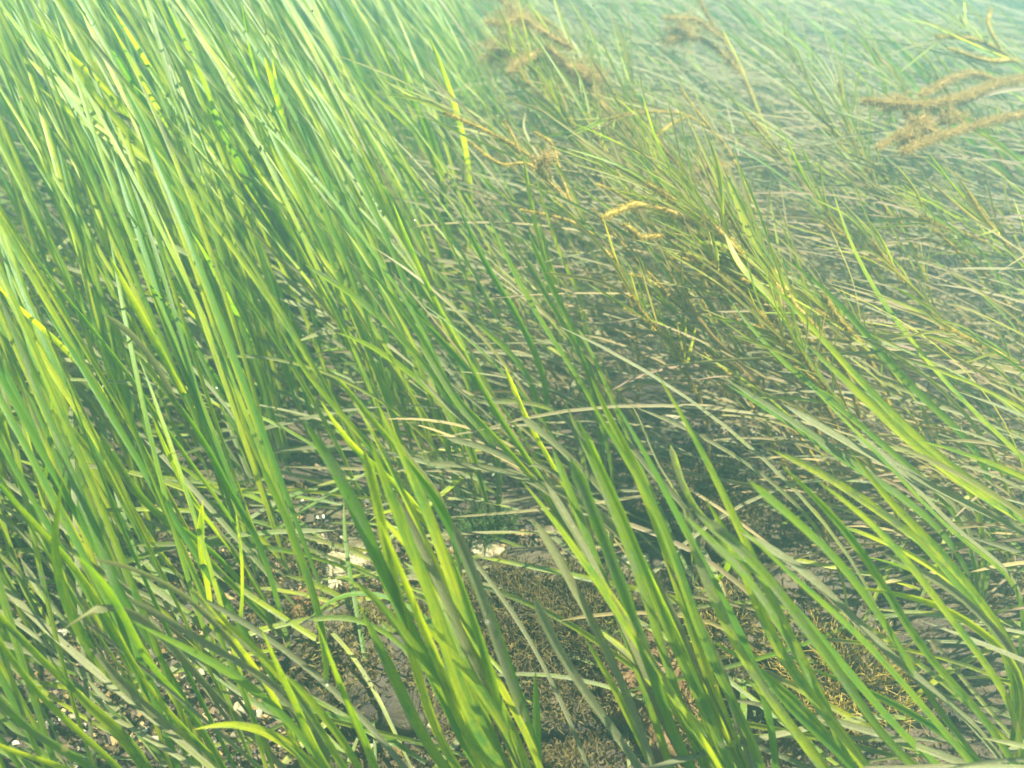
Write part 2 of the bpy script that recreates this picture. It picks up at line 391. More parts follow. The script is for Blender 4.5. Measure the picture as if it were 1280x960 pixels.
SP('short green plant at the left edge above the gravel', [
  [(50,640),(62,580),(66,520),(64,490)], [(40,650),(20,590),(2,520),(0,470)], [(90,660),(75,610),(85,570),(100,560)]], .06, .22, .0075, 1, [.3, .2, .6])
SP('dark green plant in the shaded left half, behind the curled blades', [
  [(300,700),(250,640),(215,580),(190,520)], [(330,690),(290,620),(260,560),(225,505)], [(280,720),(220,660),(170,620),(125,540)]], .08, .26, .0068, 2, [.3, .2, .5])
SP('very long yellow green blades at the top left corner', [
  [(295,309),(247,254),(192,203),(137,161),(89,124),(45,65),(0,7)], [(300,330),(220,240),(165,168),(113,117),(79,65),(38,0)]], .18, .40, .0082, 3, [.12, .2])
SP('yellow lit blades rising to the top edge, second plant from the left', [
  [(234,240),(206,179),(179,120),(137,62),(93,0)], [(275,220),(244,179),(206,117),(172,58),(134,0)], [(260,235),(215,165),(180,110),(150,50),(118,-10)]], .18, .40, .0082, 3, [.05, .1, .1])
SP('bright blade pair in the upper left with tips at the top edge', [
  [(440,316),(405,268),(357,192),(316,130),(282,69),(240,0)], [(310,235),(278,170),(261,113),(240,69),(206,0)]], .18, .40, .0082, 3, [.15, .2])
SP('straight pale green blades in front of the turquoise water at the upper left', [
  [(361,200),(351,155),(344,86),(323,0)], [(344,165),(325,100),(312,60),(302,0)], [(370,210),(352,140),(330,70)]], .18, .40, .0082, 3, [.15, .1, .3])
SP('pair of yellow lit blades standing at the top, left of the middle', [
  [(557,250),(551,206),(533,144),(499,113),(468,27)], [(556,230),(540,192),(513,113),(492,45)]], .15, .36, .0078, 3, [.1, .08])
SP('bright blades behind the middle, below the turquoise water', [
  [(590,240),(575,155),(557,96),(533,38)], [(509,309),(478,240),(451,186),(420,113)]], .15, .36, .0078, 3, [.1, .2])
SP('straight green blade with a square yellow tip right of the branching stalk', [[(700,380),(681,326),(664,258),(654,192)], [(735,400),(705,330),(690,290),(668,215)]], .10, .27, .0072, 1, [.1, .3])
SP('thin green blades near the top middle, behind the first ochre stalk', [[(725,215),(702,148),(690,110),(678,76)], [(740,230),(718,170),(700,120)]], .10, .27, .006, 2, [.2, .3])
SP('plant with pale yellow streaked blades in the middle of the meadow', [
  [(585,540),(557,485),(516,440),(472,389),(420,354),(380,330)], [(626,554),(575,512),(533,430),(506,389),(448,320)]], .09, .29, .0068, 3, [.4, .15])
SP('plant with steep dark green blades just above the middle', [
  [(600,470),(570,430),(551,389),(516,320),(490,250)], [(690,500),(674,457),(661,420),(633,372),(599,320),(570,250)]], .09, .28, .0070, 2, [.15, .1])
SP('plant with narrow green blades leaning up towards the square tipped blade', [
  [(760,540),(729,482),(695,430),(661,378),(633,320),(610,270)], [(745,480),(725,430),(705,389),(681,341),(660,290)]], .09, .28, .0066, 2, [.12, .2])
SP('pair of grey crusted blades arching left over the middle of the meadow', [
  [(716,640),(674,595),(612,561),(557,547)], [(710,640),(681,609),(619,585),(533,578)], [(730,570),(712,520),(661,502),(592,502)]], .07, .17, .0068, 0, [1., .9, .7])
SP('pale grey blades fanning left in the middle of the meadow', [
  [(560,500),(500,440),(430,400),(345,372)], [(570,520),(510,470),(440,430),(350,340)], [(530,490),(480,430),(420,410),(365,430)], [(590,500),(540,440),(470,400),(390,370)]], .08, .18, .0066, 1, [.95, .8, 1., .9])
SP('bright green plant low in the middle with blades tapering up left', [
  [(520,640),(480,580),(430,520),(375,460),(345,400)], [(560,640),(520,590),(470,530),(420,470)], [(540,660),(500,610),(440,560),(400,500)]], .08, .27, .007, 2, [.1, .35, .2])
SP('short striped plant in the middle, beside the dark gap', [
  [(690,620),(650,560),(610,500),(580,440)], [(720,640),(690,580),(660,530),(630,455)], [(770,640),(730,590),(690,550),(650,520)]], .08, .25, .0066, 2, [.2, .45, .9])
SP('plant with rounded olive tips at the edge of the dark gap', [
  [(920,700),(870,640),(850,600),(838,555)], [(790,560),(765,500),(740,440),(722,410)], [(860,640),(820,580),(800,520),(785,500)]], .07, .22, .0062, 1, [.6, .35, .8])

# ------------------------------------------------------------ the procedural meadow: shoots of five blades or so
plants = []     # (root, [curves], look, px size)
def lean_dir(x, y):
    px, py, d = proj((x, y, 0))
    k = np.clip((px-500)/700, 0, 1)
    az = 126+42*k+rng.normal(0, 6)+7*math.sin(x*4+y*2)         # degrees from +x: 128 away left, 166 nearly left
    return np.array((math.cos(R(az)), math.sin(R(az)), 0)), k
def gap(px, py):
    """how bare the bottom is here, 0 to 1"""
    g = 0
    for cx, cy, rx, ry, a in ((590, 800, 220, 140, .92), (880, 640, 140, 100, .80), (250, 820, 170, 100, .48), (40, 230, 80, 90, .6), (900, 850, 140, 110, .42), (100, 650, 100, 50, .15), (450, 640, 120, 70, .7)):
        d = ((px-cx)/rx)**2+((py-cy)/ry)**2
        g = max(g, a*float(np.clip(1.6-d, 0, 1)))
    return g
def curve(root, L, th0, th1, pw, ld, n=13, wob=.03):
    s = np.linspace(0, 1, n); th = R(th0)+(R(th1)-R(th0))*s**pw
    side = np.array((-ld[1], ld[0], 0))
    d = np.outer(np.cos(th), (0, 0, 1))+np.outer(np.sin(th), ld)+np.outer(np.sin(s*3+rng.uniform(0, 6))*wob*3, side)
    d = norm(d); c = np.vstack([[0, 0, 0], np.cumsum((d[:-1]+d[1:])/2, 0)])*(L/(n-1))
    return root+c
N_TRY = 7000
for _ in range(N_TRY):
    # uniform over the seabed in a wedge before the camera, wider than the frame
    y = .15+4.3*rng.uniform()**.72 ; x = rng.uniform(-1, 1)*(.62+.72*y)+.12
    px, py, d = proj((x, y, 0))
    if rng.uniform() < gap(px, py) and y < 1.3: continue
    ld, k = lean_dir(x, y)
    straw_zone = np.clip((px-520)/200, 0, 1)*np.clip((980-py)/260, 0, 1)
    tall = 1.0-.28*straw_zone
    nb = rng.randint(4, 8); blades = []
    root = np.array((x, y, float(ground_z(x, y))-.004))
    patchy = .5+.5*math.sin(x*6.3+2*math.sin(y*3.1))*math.cos(y*5.2+x)
    for j in range(nb):
        old = rng.uniform() < .22+.52*straw_zone+.10*patchy
        r = root+np.array((rng.normal(0, .007), rng.normal(0, .007), 0))
        if old:
            c = curve(r, rng.uniform(.20, .40)*tall, rng.uniform(5, 35), rng.uniform(75, 112), rng.uniform(.7, 1.2), norm(ld+np.array((rng.normal(-.25, .25), rng.normal(-.3, .3), 0))), wob=.05)
            ag, st = rng.uniform(.6, 1.05), (rng.uniform() < .85*straw_zone)*rng.uniform(.4, 1.)
            wd = rng.uniform(.0028, .0048)*(1-.40*straw_zone)
        else:
            c = curve(r, rng.uniform(.34, .54)*tall, rng.uniform(0, 14), rng.uniform(52, 66)+14*k, rng.uniform(.65, .95), ld, wob=.02)
            ag, st = rng.choice([.05, .15, .3, .5])+.4*rng.uniform()*k, (rng.uniform() < .42*straw_zone)*rng.uniform(.3, .8)
            wd = rng.uniform(.0030, .0046)*(1-.38*straw_zone)*(1+.25*np.clip((y-.8)/1., 0, 1))
        cx_, cy_, cd_ = proj(c)
        if np.linalg.norm(c-CAMP, axis=1).min() < .56: continue
        if rng.uniform() < max(gap(cx_[q], cy_[q]) for q in (3, 6, 9, 12))*1.02: continue
        c[:, 2] = np.maximum(c[:, 2], root[2])
        blades.append((c, wd, rng.uniform(), ag, st))
    if not blades: continue
    allp = np.vstack([b[0] for b in blades]); X_, Y_, D_ = proj(allp)
    inside = (X_ > -20) & (X_ < 1300) & (Y_ > -20) & (Y_ < 980) & (D_ > .1)
    size = sum(FPX*b[1]/max(.25, np.median(proj(b[0])[2]))*FPX*.3/np.median(proj(b[0])[2]) for b in blades)*inside.mean()
    cen = (float(np.median(X_)), float(np.median(Y_)))
    plants.append((root, blades, straw_zone, size, cen, inside.mean()))
print('plants', len(plants))
order = sorted(range(len(plants)), key=lambda i: -plants[i][3])
indiv = set(order[:230])
def place(cx, cy):
    if cy < 200: r = 'along the top edge'
    elif cy < 400: r = 'in the upper half'
    elif cy < 620: r = 'in the middle band'
    else: r = 'at the bottom'
    c = ('far left', 'left of centre', 'centre', 'right of centre', 'far right')[int(np.clip(cx//256, 0, 4))]
    return r, c
for i, (root, blades, sz, size, cen, ins) in enumerate(plants):
    if i not in indiv: continue
    r, c = place(*cen); ma = np.mean([b[3] for b in blades])
    look = ('straw tinged' if sz > .5 else 'grey crusted green' if ma > .62 else 'mixed green and grey' if ma > .42 else 'fresh green')
    if cen[1] > 960 or not (0 <= cen[0] < 1280): r = 'rooted just outside the frame'
    e = empty('seagrass_plant', root)
    tag(e, f'{look} seagrass plant {r} of the meadow, {c}', 'seagrass', f'{look} seagrass plants {r}, {c}')
    for (p_, wd, rn, ag, st) in blades:
        m = MB(); ribbon(m, spline(p_, 20), wd, rn, ag, st); m.build('blade', LEAF, e)
mb = MB()
for i, (root, blades, *_r) in enumerate(plants):
    if i in indiv: continue
    for (p_, wd, rn, ag, st) in blades: ribbon(mb, p_, wd, rn, ag, st)
tag(mb.build('seagrass_meadow', LEAF), kind='stuff')
# low layer of fallen brown and grey leaves between the shoots
mb = MB()
for _ in range(9500):
    y = .2+3.4*rng.uniform()**.7; x = rng.uniform(-1, 1)*(.5+.72*y)+.1
    px, py, d = proj((x, y, 0)); g = gap(px, py)
    if rng.uniform() < g*.25: continue
    right = np.clip((px-600)/350, 0, 1)*np.clip((760-py)/150, 0, 1)
    az = rng.normal(166, 22-9*right) if rng.uniform() < .82+.12*right else rng.uniform(0, 360)
    ld = np.array((math.cos(R(az)), math.sin(R(az)), 0))
    h = rng.uniform(0, .05+.12*right)*(1-g)
    c = curve(np.array((x, y, float(ground_z(x, y))+h)), rng.uniform(.11, .24)*(1+.9*right), rng.uniform(50, 80), rng.uniform(88, 112), 1., ld, n=11, wob=.06)
    c[:, 2] = np.maximum(c[:, 2], ground_z(c[:, 0], c[:, 1])+.003)
    ribbon(mb, c, rng.uniform(.0028, .0052)*(1-.45*right), rng.uniform(), rng.uniform(.45, .8)+.4*right, rng.uniform(0, .8)*right)
tag(mb.build('fallen_seagrass_leaves', LEAF), kind='stuff')

# ------------------------------------------------------------ ochre, algae covered flowering stalks
def branch_pts(line, za, zb, n=None):
    px = np.array(line, float); d = np.concatenate([[0], np.cumsum(np.linalg.norm(np.diff(px, axis=0), axis=1))]); L = d[-1]; d /= L
    return spline([P(x, y, za+(zb-za)*t) for (x, y), t in zip(line, d)], n or max(8, int(L/7)))
def stalk(label, stem, za, zb, branches=(), leaves=(), tufts=(), r=.0022, mat=None, fz=1.0):
    """stem and branches as photo polylines base to tip; branches = (line, za, zb, radius)"""
    mat = mat or OCHRE
    s = branch_pts(stem, za, zb)
    root = s[0]+(s[0]-s[3])*.6; root = np.array((root[0]+.03, root[1]-.01, 0.)); root[2] = ground_z(root[0], root[1])-.004
    e = tag(empty('algae_covered_stalk', root), label, 'seaweed', 'ochre stalks among the seagrass')
    def coated(name, pts, rad):
        m = MB(); n = len(pts); s_ = np.linspace(0, 1, n)
        rr = rad*(.55+.45*np.sin(s_*math.pi*.9+.3))*(1+.35*np.sin(s_*37+rng.uniform(0, 6))*np.sin(s_*17))
        tube(m, pts, rr*(.6 if mat is BROWN else .85), 8, .45, rng.uniform())
        L = np.linalg.norm(np.diff(pts, axis=0), axis=1).sum()
        fuzz(m, pts, rr*.8, int(L*(17000 if mat is BROWN else 26000)*(.4+.6*fz)), (rad*1.5+.0020) if mat is BROWN else rad*.9+.0010, .00022)
        return m.build(name, mat, e)
    full = spline([root, root*.4+s[0]*.6+np.array((.01, 0, 0)), *s[::3], s[-1]], max(24, len(s)+10))
    coated('stem', full, r)
    for (l, a, b, rad) in branches: coated('side_branch', branch_pts(l, a, b), rad)
    for (l, a, b, wd, ag, st) in leaves:
        m = MB(); ribbon(m, branch_pts(l, a, b, 18), wd, rng.uniform(.5, 1), ag, st, tip=.3); m.build('leaf', LEAF, e)
    # thin straw coloured leaflets that leave the stem all along
    for q in range(0 if mat is BROWN else int(14*fz)+12):
        f = rng.uniform(.35, .98); p0 = full[int(f*(len(full)-1))]; t = norm(full[min(len(full)-1, int(f*(len(full)-1))+1)]-full[max(0, int(f*(len(full)-1))-1)])
        d = norm(t+rng.normal(0, .17, 3)); L = rng.uniform(.06, .14)
        c = spline([p0, p0+d*L*.5, p0+d*L+np.array((-.01, 0, -.012))*rng.uniform(-.5, 1)], 10)
        m = MB(); ribbon(m, c, rng.uniform(.0012, .0026), rng.uniform(.4, 1), .25, rng.uniform(0, .9), tip=.4); m.build('leaf', LEAF, e)
    for (px, py, z, rad) in tufts:
        m = MB(); c = P(px, py, z)
        for q in range(46):
            d = norm(rng.normal(size=3)*(1, .7, .6)); L = rad*rng.uniform(.5, 1.2)
            l = spline([c+rng.normal(0, rad*.15, 3), c+d*L*.6+rng.normal(0, rad*.15, 3), c+d*L+rng.normal(0, rad*.25, 3)], 7)
            fuzz(m, l, .0004, 60, rad*.3, .00022)
        m.build('algae_tuft', BROWN, e)
    return e
stalk('long ochre stalk with two fuzzy finger branches pointing left, right of centre', [(1010,420),(985,370),(940,325),(900,290),(860,262),(805,228)], .17, .27,
      [([(893,296),(870,280),(835,264),(800,256),(775,262),(752,273)], .24, .27, .0028), ([(895,300),(870,296),(840,294),(815,296),(790,297)], .22, .24, .0024),
       ([(800,296),(790,288),(780,280)], .24, .25, .0026), ([(880,330),(860,325),(835,322)], .20, .21, .0022), ([(930,322),(905,296),(880,272)], .24, .27, .0026)],
      [([(960,345),(930,320),(900,305),(878,302)], .23, .26, .006, 0, .25), ([(925,320),(895,290),(880,262),(845,215),(820,198)], .22, .30, .005, .1, .35), ([(1010,440),(960,370),(925,330),(905,290)], .2, .26, .006, .1, .2)], r=.0035)
stalk('yellow branching stalk reaching left to a point just above the middle', [(770,330),(735,290),(705,245),(672,205),(640,180),(600,160),(555,140)], .17, .30,
      [([(650,190),(640,168),(630,150)], .27, .29, .0012), ([(700,240),(660,205),(625,205),(585,175)], .25, .27, .0014), ([(760,305),(720,280),(690,270),(650,262)], .2, .23, .0015), ([(715,255),(700,215),(690,180),(668,165)], .24, .28, .0013)],
      [([(745,300),(700,240),(670,190),(655,160),(657,140)], .2, .29, .004, .1, .6), ([(735,290),(715,240),(690,200),(668,178)], .22, .28, .004, .1, .3)], [(680,200,.27,.012)], r=.0018, fz=.7)
stalk('ochre stalk with drooping fluffy brown arms near the top middle', [(775,180),(745,130),(730,95),(712,60),(690,30),(640,10),(615,-10)], .18, .30,
      [([(742,100),(720,85),(690,78),(662,68),(645,80),(638,90)], .26, .27, .0040), ([(730,92),(712,84),(685,62),(650,78)], .27, .28, .003), ([(715,60),(680,40),(650,22),(630,30),(610,28)], .29, .30, .0040), ([(760,150),(745,115),(715,92),(708,82)], .24, .26, .0035)],
      [([(770,190),(735,110),(715,60),(700,20),(690,-10)], .18, .31, .005, .05, .3), ([(760,150),(728,75),(705,40),(650,0)], .2, .31, .004, .1, .4)],
      [(625,65,.26,.030), (735,95,.26,.026), (640,20,.28,.026)], r=.0026, mat=BROWN)
stalk('straw stalk with split tips between the top middle arms and the finger branches', [(880,380),(820,300),(790,250),(765,200),(745,170),(735,140)], .14, .27,
      [([(800,260),(770,240),(745,230)], .22, .25, .0012)], [([(870,370),(815,290),(780,210),(755,150)], .15, .28, .0045, .2, .8)], [(885,215,.22,.022)], r=.0013, fz=.5)
stalk('thin ochre stalk bending left above the finger branches', [(960,300),(935,240),(905,180),(860,145),(800,140),(760,150)], .14, .27,
      [([(905,180),(880,150),(850,110)], .22, .26, .0014), ([(860,145),(840,155),(820,170)], .24, .25, .0014)], [([(950,290),(920,230),(890,160),(860,100)], .14, .28, .004, .2, .7)], r=.0014, fz=.5)
stalk('feathery brown stalk in the hazy upper right, left arm of a pair', [(960,170),(935,110),(910,60),(885,20),(870,-10)], .14, .28,
      [([(925,90),(895,60),(865,45),(835,50)], .24, .26, .003), ([(905,50),(870,25),(830,22)], .26, .28, .003)], [([(965,180),(930,90),(900,30)], .14, .29, .005, .1, .5)], [(850,40,.26,.03)], r=.0022, mat=BROWN, fz=.7)
stalk('pale straw stalk hanging over the dark gap', [(1010,560),(960,500),(900,430),(850,380),(800,330),(740,260)], .10, .24,
      [([(900,430),(870,390),(850,340)], .17, .2, .0012), ([(860,390),(810,350),(770,340)], .19, .21, .0012)], [([(1000,560),(940,470),(890,420),(840,350)], .1, .22, .004, .6, .9)], r=.0013, fz=.5)
stalk('ochre beaded stalk lying over the green blades right of centre', [(1060,470),(1020,410),(990,380),(960,345),(930,300),(900,250)], .15, .27,
      [([(1000,390),(975,350),(965,330)], .2, .22, .002), ([(970,360),(930,350),(900,330),(870,345)], .2, .22, .0018)], [([(1070,480),(1000,380),(950,320),(905,215)], .14, .29, .006, .1, .15)], r=.0024, fz=.8)
stalk('stiff straw coloured stalk near the dark gap', [(1000,620),(960,540),(915,470),(870,420),(830,380)], .06, .18, [([(915,470),(880,440),(865,400)], .14, .16, .001)], r=.0011, fz=.3)
stalk('fine brown stalk rising right of the beaded one', [(1130,330),(1110,270),(1080,210),(1060,150),(1050,100)], .12, .27, [([(1080,210),(1050,180),(1035,150)], .2, .23, .0012)], r=.0012, fz=.4)
stalk('upper of two fuzzy brown arms reaching in from the right edge', [(1400,60),(1290,95),(1245,105),(1200,122),(1160,130),(1120,130),(1080,126)], .27, .29,
      [([(1200,120),(1165,138),(1130,165),(1095,185)], .28, .27, .0022), ([(1250,102),(1210,92),(1150,118)], .28, .29, .0028)], [([(1340,110),(1260,112),(1200,130),(1130,175)], .28, .27, .005, .9, .7)], [(1120,128,.28,.014)], r=.0032, mat=BROWN)
stalk('lower of two fuzzy brown arms from the right edge, holding a murky mat', [(1400,100),(1290,140),(1250,148),(1215,158),(1170,172),(1128,190)], .26, .275,
      [([(1180,170),(1150,155),(1130,140)], .27, .28, .0018)], [], [(1150,160,.27,.016), (1185,148,.27,.014), (1135,175,.27,.012)], r=.0026, mat=BROWN)
stalk('ochre stalk with yellow leaves at the top right corner', [(1400,160),(1330,120),(1270,75),(1220,50),(1170,45)], .2, .3,
      [([(1270,75),(1230,75),(1185,60)], .27, .29, .0025), ([(1250,60),(1235,30),(1240,10)], .28, .3, .002)], [([(1390,150),(1300,90),(1230,60),(1160,30)], .2, .31, .005, .05, .35)], r=.0024)
for k_, (x0, y0, tx, ty, nm) in enumerate([(1180,420,1090,300,'low straw sprig in the right hand tangle, nearest the arching green blades'), (1290,330,1150,270,'straw sprig at the right edge under the brown arms'),
    (1080,560,1000,440,'straw sprig in the tangle right of the dark gap'), (1010,250,940,150,'pale sprig in the hazy grass right of the top middle stalk'), (1290,470,1170,400,'straw sprig at the right edge, halfway down'),
    (860,470,790,370,'low straw sprig just right of the middle'), (1180,180,1090,60,'pale sprig in the haze at the upper right'), (1020,150,980,40,'small pale sprig near the top edge, right of centre'),
    (830,250,790,100,'straw sprig behind the first ochre stalk'),
    (920, 380, 850, 270, 'golden sprig under the two finger branches'), (960, 430, 890, 330, 'golden sprig in the tangle below the finger branches'),
    (870, 330, 820, 215, 'golden sprig between the split tipped stalk and the finger branches'), (800, 230, 750, 105, 'golden sprig just right of the top middle brown arms'),
    (1030, 500, 950, 390, 'golden sprig above the boulder in the dark gap'), (760, 250, 700, 130, 'golden sprig crossing the yellow branching stalk'), (1100, 480, 1030, 370, 'golden sprig beside the beaded stalk'),
    (700, 130, 655, 20, 'golden sprig at the top edge behind the brown arms'), (1250, 120, 1200, 20, 'golden sprig at the top right corner')]):
    stalk(nm, [(x0, y0), (x0*.6+tx*.4+8, y0*.6+ty*.4), (x0*.25+tx*.75, y0*.25+ty*.75), (tx, ty)], .12, .24, [([(x0*.5+tx*.5, y0*.5+ty*.5), (x0*.4+tx*.6-12, y0*.3+ty*.7), (x0*.35+tx*.65-35, y0*.15+ty*.85)], .18, .21, .001)], r=.0021 if 'golden' in nm else .0011, fz=.8 if 'golden' in nm else .5)

for k_ in range(26):
    f_ = rng.uniform(); tx = 640+f_*330+rng.normal(0, 28); ty = 40+f_*310+rng.normal(0, 24)
    if k_ > 18: tx, ty = rng.uniform(1020, 1220), rng.uniform(40, 330)
    x0 = tx+rng.uniform(70, 110); y0 = ty+rng.uniform(90, 150)
    t_ = stalk('', [(x0, y0), (x0*.6+tx*.4+8, y0*.6+ty*.4), (x0*.25+tx*.75, y0*.25+ty*.75), (tx, ty)], .12, rng.uniform(.2, .26), [([(x0*.5+tx*.5, y0*.5+ty*.5), (x0*.4+tx*.6-12, y0*.3+ty*.7), (x0*.35+tx*.65-30, y0*.15+ty*.85)], .18, .21, .0011)], r=rng.uniform(.0010, .0017), fz=.8)
    w_ = 'in the diagonal band from the top middle to right of centre' if k_ <= 18 else 'in the hazy tangle at the upper right'
    tag(t_, 'fine feathery golden stalk '+w_, 'seaweed', 'fine golden stalks '+w_)

# ------------------------------------------------------------ stones, shells, turf algae and gravel on the bottom
def rock(name, label, px, py, sx, sy, sz, mat, z=0., rough=.16, cat='stone', group=None):
    c = P(px, py, 0.); c[2] = ground_z(c[0], c[1])+z
    n1, n2 = 26, 36; th = np.linspace(0, math.pi, n1)[:, None]; ph = np.linspace(0, 2*math.pi, n2, endpoint=False)[None]
    d = np.stack([np.sin(th)*np.cos(ph), np.sin(th)*np.sin(ph), np.cos(th)*np.ones_like(ph)], -1)
    f = rng.uniform(1.5, 3, (7, 3)); o_ = rng.uniform(0, 6, 7); r_ = np.ones(d.shape[:2])
    for q in range(7):
        ff = f[q]*(1+q*.75)*rng.choice([-1, 1], 3)
        r_ += rough/(1+q*.55)*np.sin(d@ff+o_[q])
    v = np.clip(d*r_[..., None], -.98-.1*np.random.RandomState(3).rand(), .98)*(sx, sy, sz)
    v = v.reshape(-1, 3)+c; q = []
    for i in range(n1-1):
        for j in range(n2): q.append((i*n2+j, (i+1)*n2+j, (i+1)*n2+(j+1) % n2, i*n2+(j+1) % n2))
    m = MB(); m.add(v, quads=q); o = m.build(name, mat)
    return tag(o, label, cat, group)
rock('rock', 'large dark brown rock covered in silt and turf, bottom centre', 690, 800, .105, .085, .045, DARKST)
rock('rock', 'rust brown smooth rock at the bottom, right of the centre tuft', 815, 880, .040, .045, .05, RUST)
rock('rock', 'dark olive boulder under the blades at the lower right', 975, 800, .075, .06, .055, DARKST)
rock('rock', 'brown rock in the dark gap right of the middle', 880, 640, .07, .055, .045, DARKST)
rock('rock', 'flat orange brown stone below the pale stones, left of the centre tuft', 430, 765, .040, .022, .018, RUST)
rock('rock', 'brown turf covered rock left of the centre tuft', 470, 850, .06, .05, .035, DARKST)
rock('rock', 'low brown rock in the shaded left, above the gravel', 110, 640, .06, .05, .04, DARKST)
for px, py, s_, lb in [(432,716,.020,'pale yellow stone left of the centre tuft, largest of the cluster'), (418,742,.013,'small cream stone just below the largest pale one'), (448,690,.013,'small white stone above the largest pale one'),
    (735,800,.017,'cream stone at the right foot of the dark rock'), (742,745,.014,'pale stone just above the cream one by the dark rock'), (790,690,.018,'white stone between the blades right of centre'),
    (812,740,.014,'pale stone half hidden by the right centre tuft'), (845,528,.018,'pale round stone in the dark gap, near the middle right'), (610,690,.016,'yellowish stone behind the centre tuft'),
    (680,662,.012,'reddish pale stone above the dark rock'), (425,655,.014,'cream stone highest of the left cluster'), (295,715,.010,'small white stone on the left gravel'),
    (310,885,.012,'white stone at the bottom of the left gravel'), (560,555,.011,'small cream stone under the meadow, left of centre')]:
    rock('stone', lb, px, py, s_*.95, s_*.7, s_*.45, PALE, .004, .13)
def shell(label, px, py, r, col, rz):
    c = P(px, py, 0.); n1, n2 = 9, 19; m = MB(); v = []
    for i in range(n1):
        for j in range(n2):
            a = (j/(n2-1)-.5)*2.3; rr = r*i/(n1-1)*(1+.05*math.cos(j*math.pi))
            x, y = rr*math.sin(a), rr*math.cos(a)
            z = .35*r*math.sin(math.pi*min(1, i/(n1-1)*.9+.1))*(math.cos(a*.9))+.02*r*math.cos(j*math.pi)
            v.append((x*math.cos(rz)-y*math.sin(rz)+c[0], x*math.sin(rz)+y*math.cos(rz)+c[1], z+.012+ground_z(c[0], c[1])))
    q = [(i*n2+j, i*n2+j+1, (i+1)*n2+j+1, (i+1)*n2+j) for i in range(n1-1) for j in range(n2-1)]
    m.add(np.array(v), quads=q, c=np.tile((col, .5, .5, 0), (len(v), 1)))
    return tag(m.build('shell', GRAVEL), label, 'shell')
shell('white fan shell among the left gravel, near the bottom', 262, 850, .010, .95, 1.)
shell('cream shell valve on the left gravel below the arching blades', 325, 880, .009, .85, 2.4)
shell('small pale shell by the cream stones left of centre', 402, 700, .008, .95, -.5)
shell('pale shell beside the reddish stone above the dark rock', 655, 675, .008, .85, .4)
mb = MB(); cube = np.array([(x, y, z) for z in (-1, 1) for y in (-1, 1) for x in (-1, 1)], float)
cq = [(0, 2, 3, 1), (4, 5, 7, 6), (0, 1, 5, 4), (2, 6, 7, 3), (0, 4, 6, 2), (1, 3, 7, 5)]
for _ in range(7500):
    if rng.uniform() < .75:
        cx, cy, rx, ry = [(280, 830, 190, 120), (430, 700, 80, 60), (770, 760, 90, 110), (620, 680, 90, 40), (150, 900, 150, 90), (900, 560, 90, 60)][rng.choice(6, p=[.38, .16, .14, .1, .14, .08])]
        p_ = P(cx+rng.normal()*rx*.6, cy+rng.normal()*ry*.6, 0.)
    else:
        y = .25+1.2*rng.uniform(); p_ = np.array((rng.uniform(-1, 1)*(.3+.7*y), y, 0))
    p_[2] = ground_z(p_[0], p_[1])+.002
    s_ = .0011+.0035*rng.uniform()**3
    A = np.linalg.qr(rng.normal(size=(3, 3)))[0]
    v = (cube*rng.uniform(.7, 1, (8, 3))*(s_, s_*rng.uniform(.5, 1), s_*rng.uniform(.25, .8)))@A+p_
    mb.add(v, quads=cq, c=np.tile((rng.uniform(), 0, 0, 0), (8, 1)))
tag(mb.build('gravel', GRAVEL, smooth=False), kind='stuff')
def turf(label, px, py, z, rad, n, mat, hair=.02, cat='algae', up=.5, name='algae_tuft'):
    c = P(px, py, z); m = MB()
    for q in range(n):
        a = rng.uniform(0, 6.28); rr = rad*math.sqrt(rng.uniform())
        b = c+np.array((rr*math.cos(a), rr*math.sin(a)*.8, -.006))
        d = norm(np.array((math.cos(a)*rr/rad, math.sin(a)*rr/rad, up+.5))+rng.normal(0, .35, 3)); L = hair*rng.uniform(.5, 1.2)
        l = spline([b, b+d*L*.5+rng.normal(0, .1*L, 3), b+d*L+rng.normal(0, .18*L, 3)], 6)
        tube(m, l, np.linspace(.0006, .0003, 6), 3, 0, rng.uniform())
        for t_ in (2, 3, 4):
            d2 = norm(d+rng.normal(0, .6, 3)); l2 = spline([l[t_], l[t_]+d2*L*.22, l[t_]+d2*L*.4+rng.normal(0, .04*L, 3)], 4)
            tube(m, l2, np.linspace(.0004, .0002, 4), 3, 0, rng.uniform())
    return tag(m.build(name, mat), label, cat)
turf('yellow brown curly algae tuft on the right side of the dark rock', 722, 775, .045, .030, 260, MOSS, .022)
turf('brown turf algae carpet on top of the dark rock', 660, 760, .048, .055, 420, MOSS, .013)
turf('low olive algae tuft at the front of the dark rock', 690, 840, .04, .045, 260, MOSS, .012)
turf('ochre algae tuft behind the centre tuft, near the bottom', 450, 810, .03, .035, 240, MOSS, .015)
turf('bushy ochre algae standing under the lower right blades', 1050, 850, .03, .040, 240, OCHRE, .030)
turf('ochre sprigs of algae left of the lower right boulder', 915, 790, .04, .025, 90, OCHRE, .028)
turf('green fluffy algae patch behind the centre tuft', 608, 655, .012, .020, 200, LIME, .014)
turf('mossy algae tuft by the left pale stones', 395, 690, .01, .03, 200, MOSS, .018)
turf('thin yellow algae tuft on the left gravel', 350, 745, .005, .03, 120, MOSS, .02)
turf('small bright algae sprig in the tangle at the lower right', 1135, 712, .03, .008, 30, LIME, .010)
turf('brown turf on the rock in the dark gap', 880, 610, .045, .05, 240, MOSS, .012)
# pale ribbon standing in for an unidentified iridescent speck before the lower right blades
c = P(1168, 806, .24); m = MB()
pts = spline([c+np.array((.003, 0, -.004)), c+np.array((.001, -.001, 0)), c+np.array((-.003, 0, .0045))], 8)
ribbon(m, pts, .005, .9, 1., .4, tw=(0, .5), tip=.4); tag(m.build('drifting_speck', LEAF), 'tiny pale speck drifting over the lower right blades', 'leaf scrap')
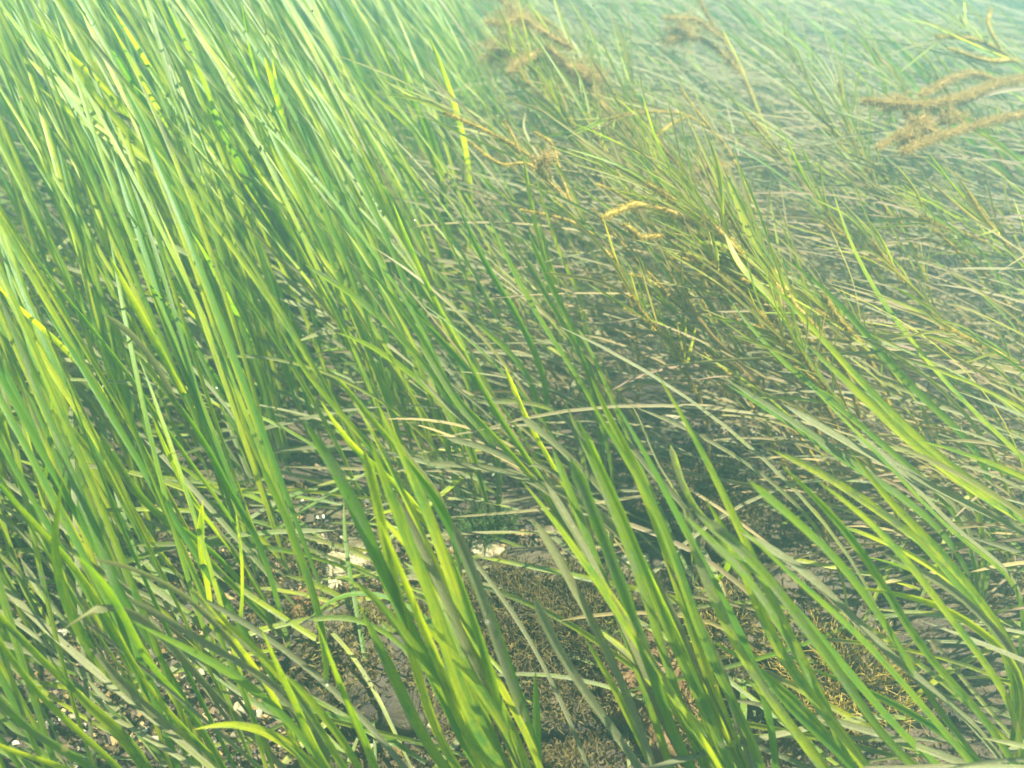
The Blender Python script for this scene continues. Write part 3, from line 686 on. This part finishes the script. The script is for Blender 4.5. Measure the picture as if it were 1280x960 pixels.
# olive brown turf matting the bare bottom and the rocks
deps = bpy.context.evaluated_depsgraph_get()
from mathutils.bvhtree import BVHTree
rv, rf = [], []
for o in COL.objects:
    if o.type == 'MESH' and o.name.split('.')[0] in ('rock', 'seabed'):
        off = len(rv); rv += [tuple(v_.co) for v_ in o.data.vertices]; rf += [tuple(off+i_ for i_ in p_.vertices) for p_ in o.data.polygons]
bvh = BVHTree.FromPolygons(rv, rf)
mb = MB(); B = []
while len(B) < 42000:
    if rng.uniform() < .8:
        cx, cy, rx, ry = [(620, 800, 230, 110), (300, 800, 260, 130), (900, 640, 130, 90), (980, 870, 220, 130), (120, 640, 150, 90), (660, 960, 260, 60)][rng.choice(6, p=[.30, .20, .12, .18, .08, .12])]
        p_ = P(cx+rng.normal()*rx*.6, cy+rng.normal()*ry*.6, 0.)
    else: p_ = np.array((rng.uniform(-.9, .9), rng.uniform(.2, 1.5), 0))
    if math.sin(p_[0]*41+2*math.sin(p_[1]*37))*math.cos(p_[1]*53+1.5*math.sin(p_[0]*29)) < rng.uniform(-1, .3): continue
    h = bvh.ray_cast((p_[0], p_[1], .5), (0, 0, -1))
    if h[0] is None: continue
    B.append(tuple(h[0])+tuple(h[1]))
B = np.array(B); n_ = len(B); b0 = B[:, :3]; d = norm(B[:, 3:]*.7+rng.normal(size=(n_, 3))*.55); L = rng.uniform(.003, .012, (n_, 1))
s_ = norm(np.cross(d, rng.normal(size=(n_, 3))))*rng.uniform(.0003, .0009, (n_, 1)); mid = b0+d*L*.6; tp = mid+norm(d+rng.normal(size=(n_, 3))*.8)*L*.5
v = np.stack([b0-s_, b0+s_, mid+s_, mid-s_, tp], 1).reshape(-1, 3); k = np.arange(n_)*5; rn = np.repeat(rng.uniform(size=n_), 5)
mb.add(v, quads=np.stack([k, k+1, k+2, k+3], 1), tris=np.stack([k+3, k+2, k+4], 1), c=np.stack([rn, rn, rn, rn*0], 1))
tag(mb.build('algae_turf', MOSS), kind='stuff')
# specks of silt adrift in the water
mb = MB()
for _ in range(420):
    c = P(rng.uniform(-100, 1380), rng.uniform(-60, 1000), rng.uniform(.12, .42)); c = CAMP+(c-CAMP)*rng.uniform(.75, 1.)
    if np.linalg.norm(c-CAMP) < .3: continue
    s_ = rng.uniform(.0002, .0007)
    mb.add((cube*rng.uniform(.5, 1, (8, 3))*s_)@np.linalg.qr(rng.normal(size=(3, 3)))[0]+c, quads=cq, c=np.tile((rng.uniform(.3, 1), 0, 0, 0), (8, 1)))
tag(mb.build('drifting_silt', GRAVEL), kind='stuff')
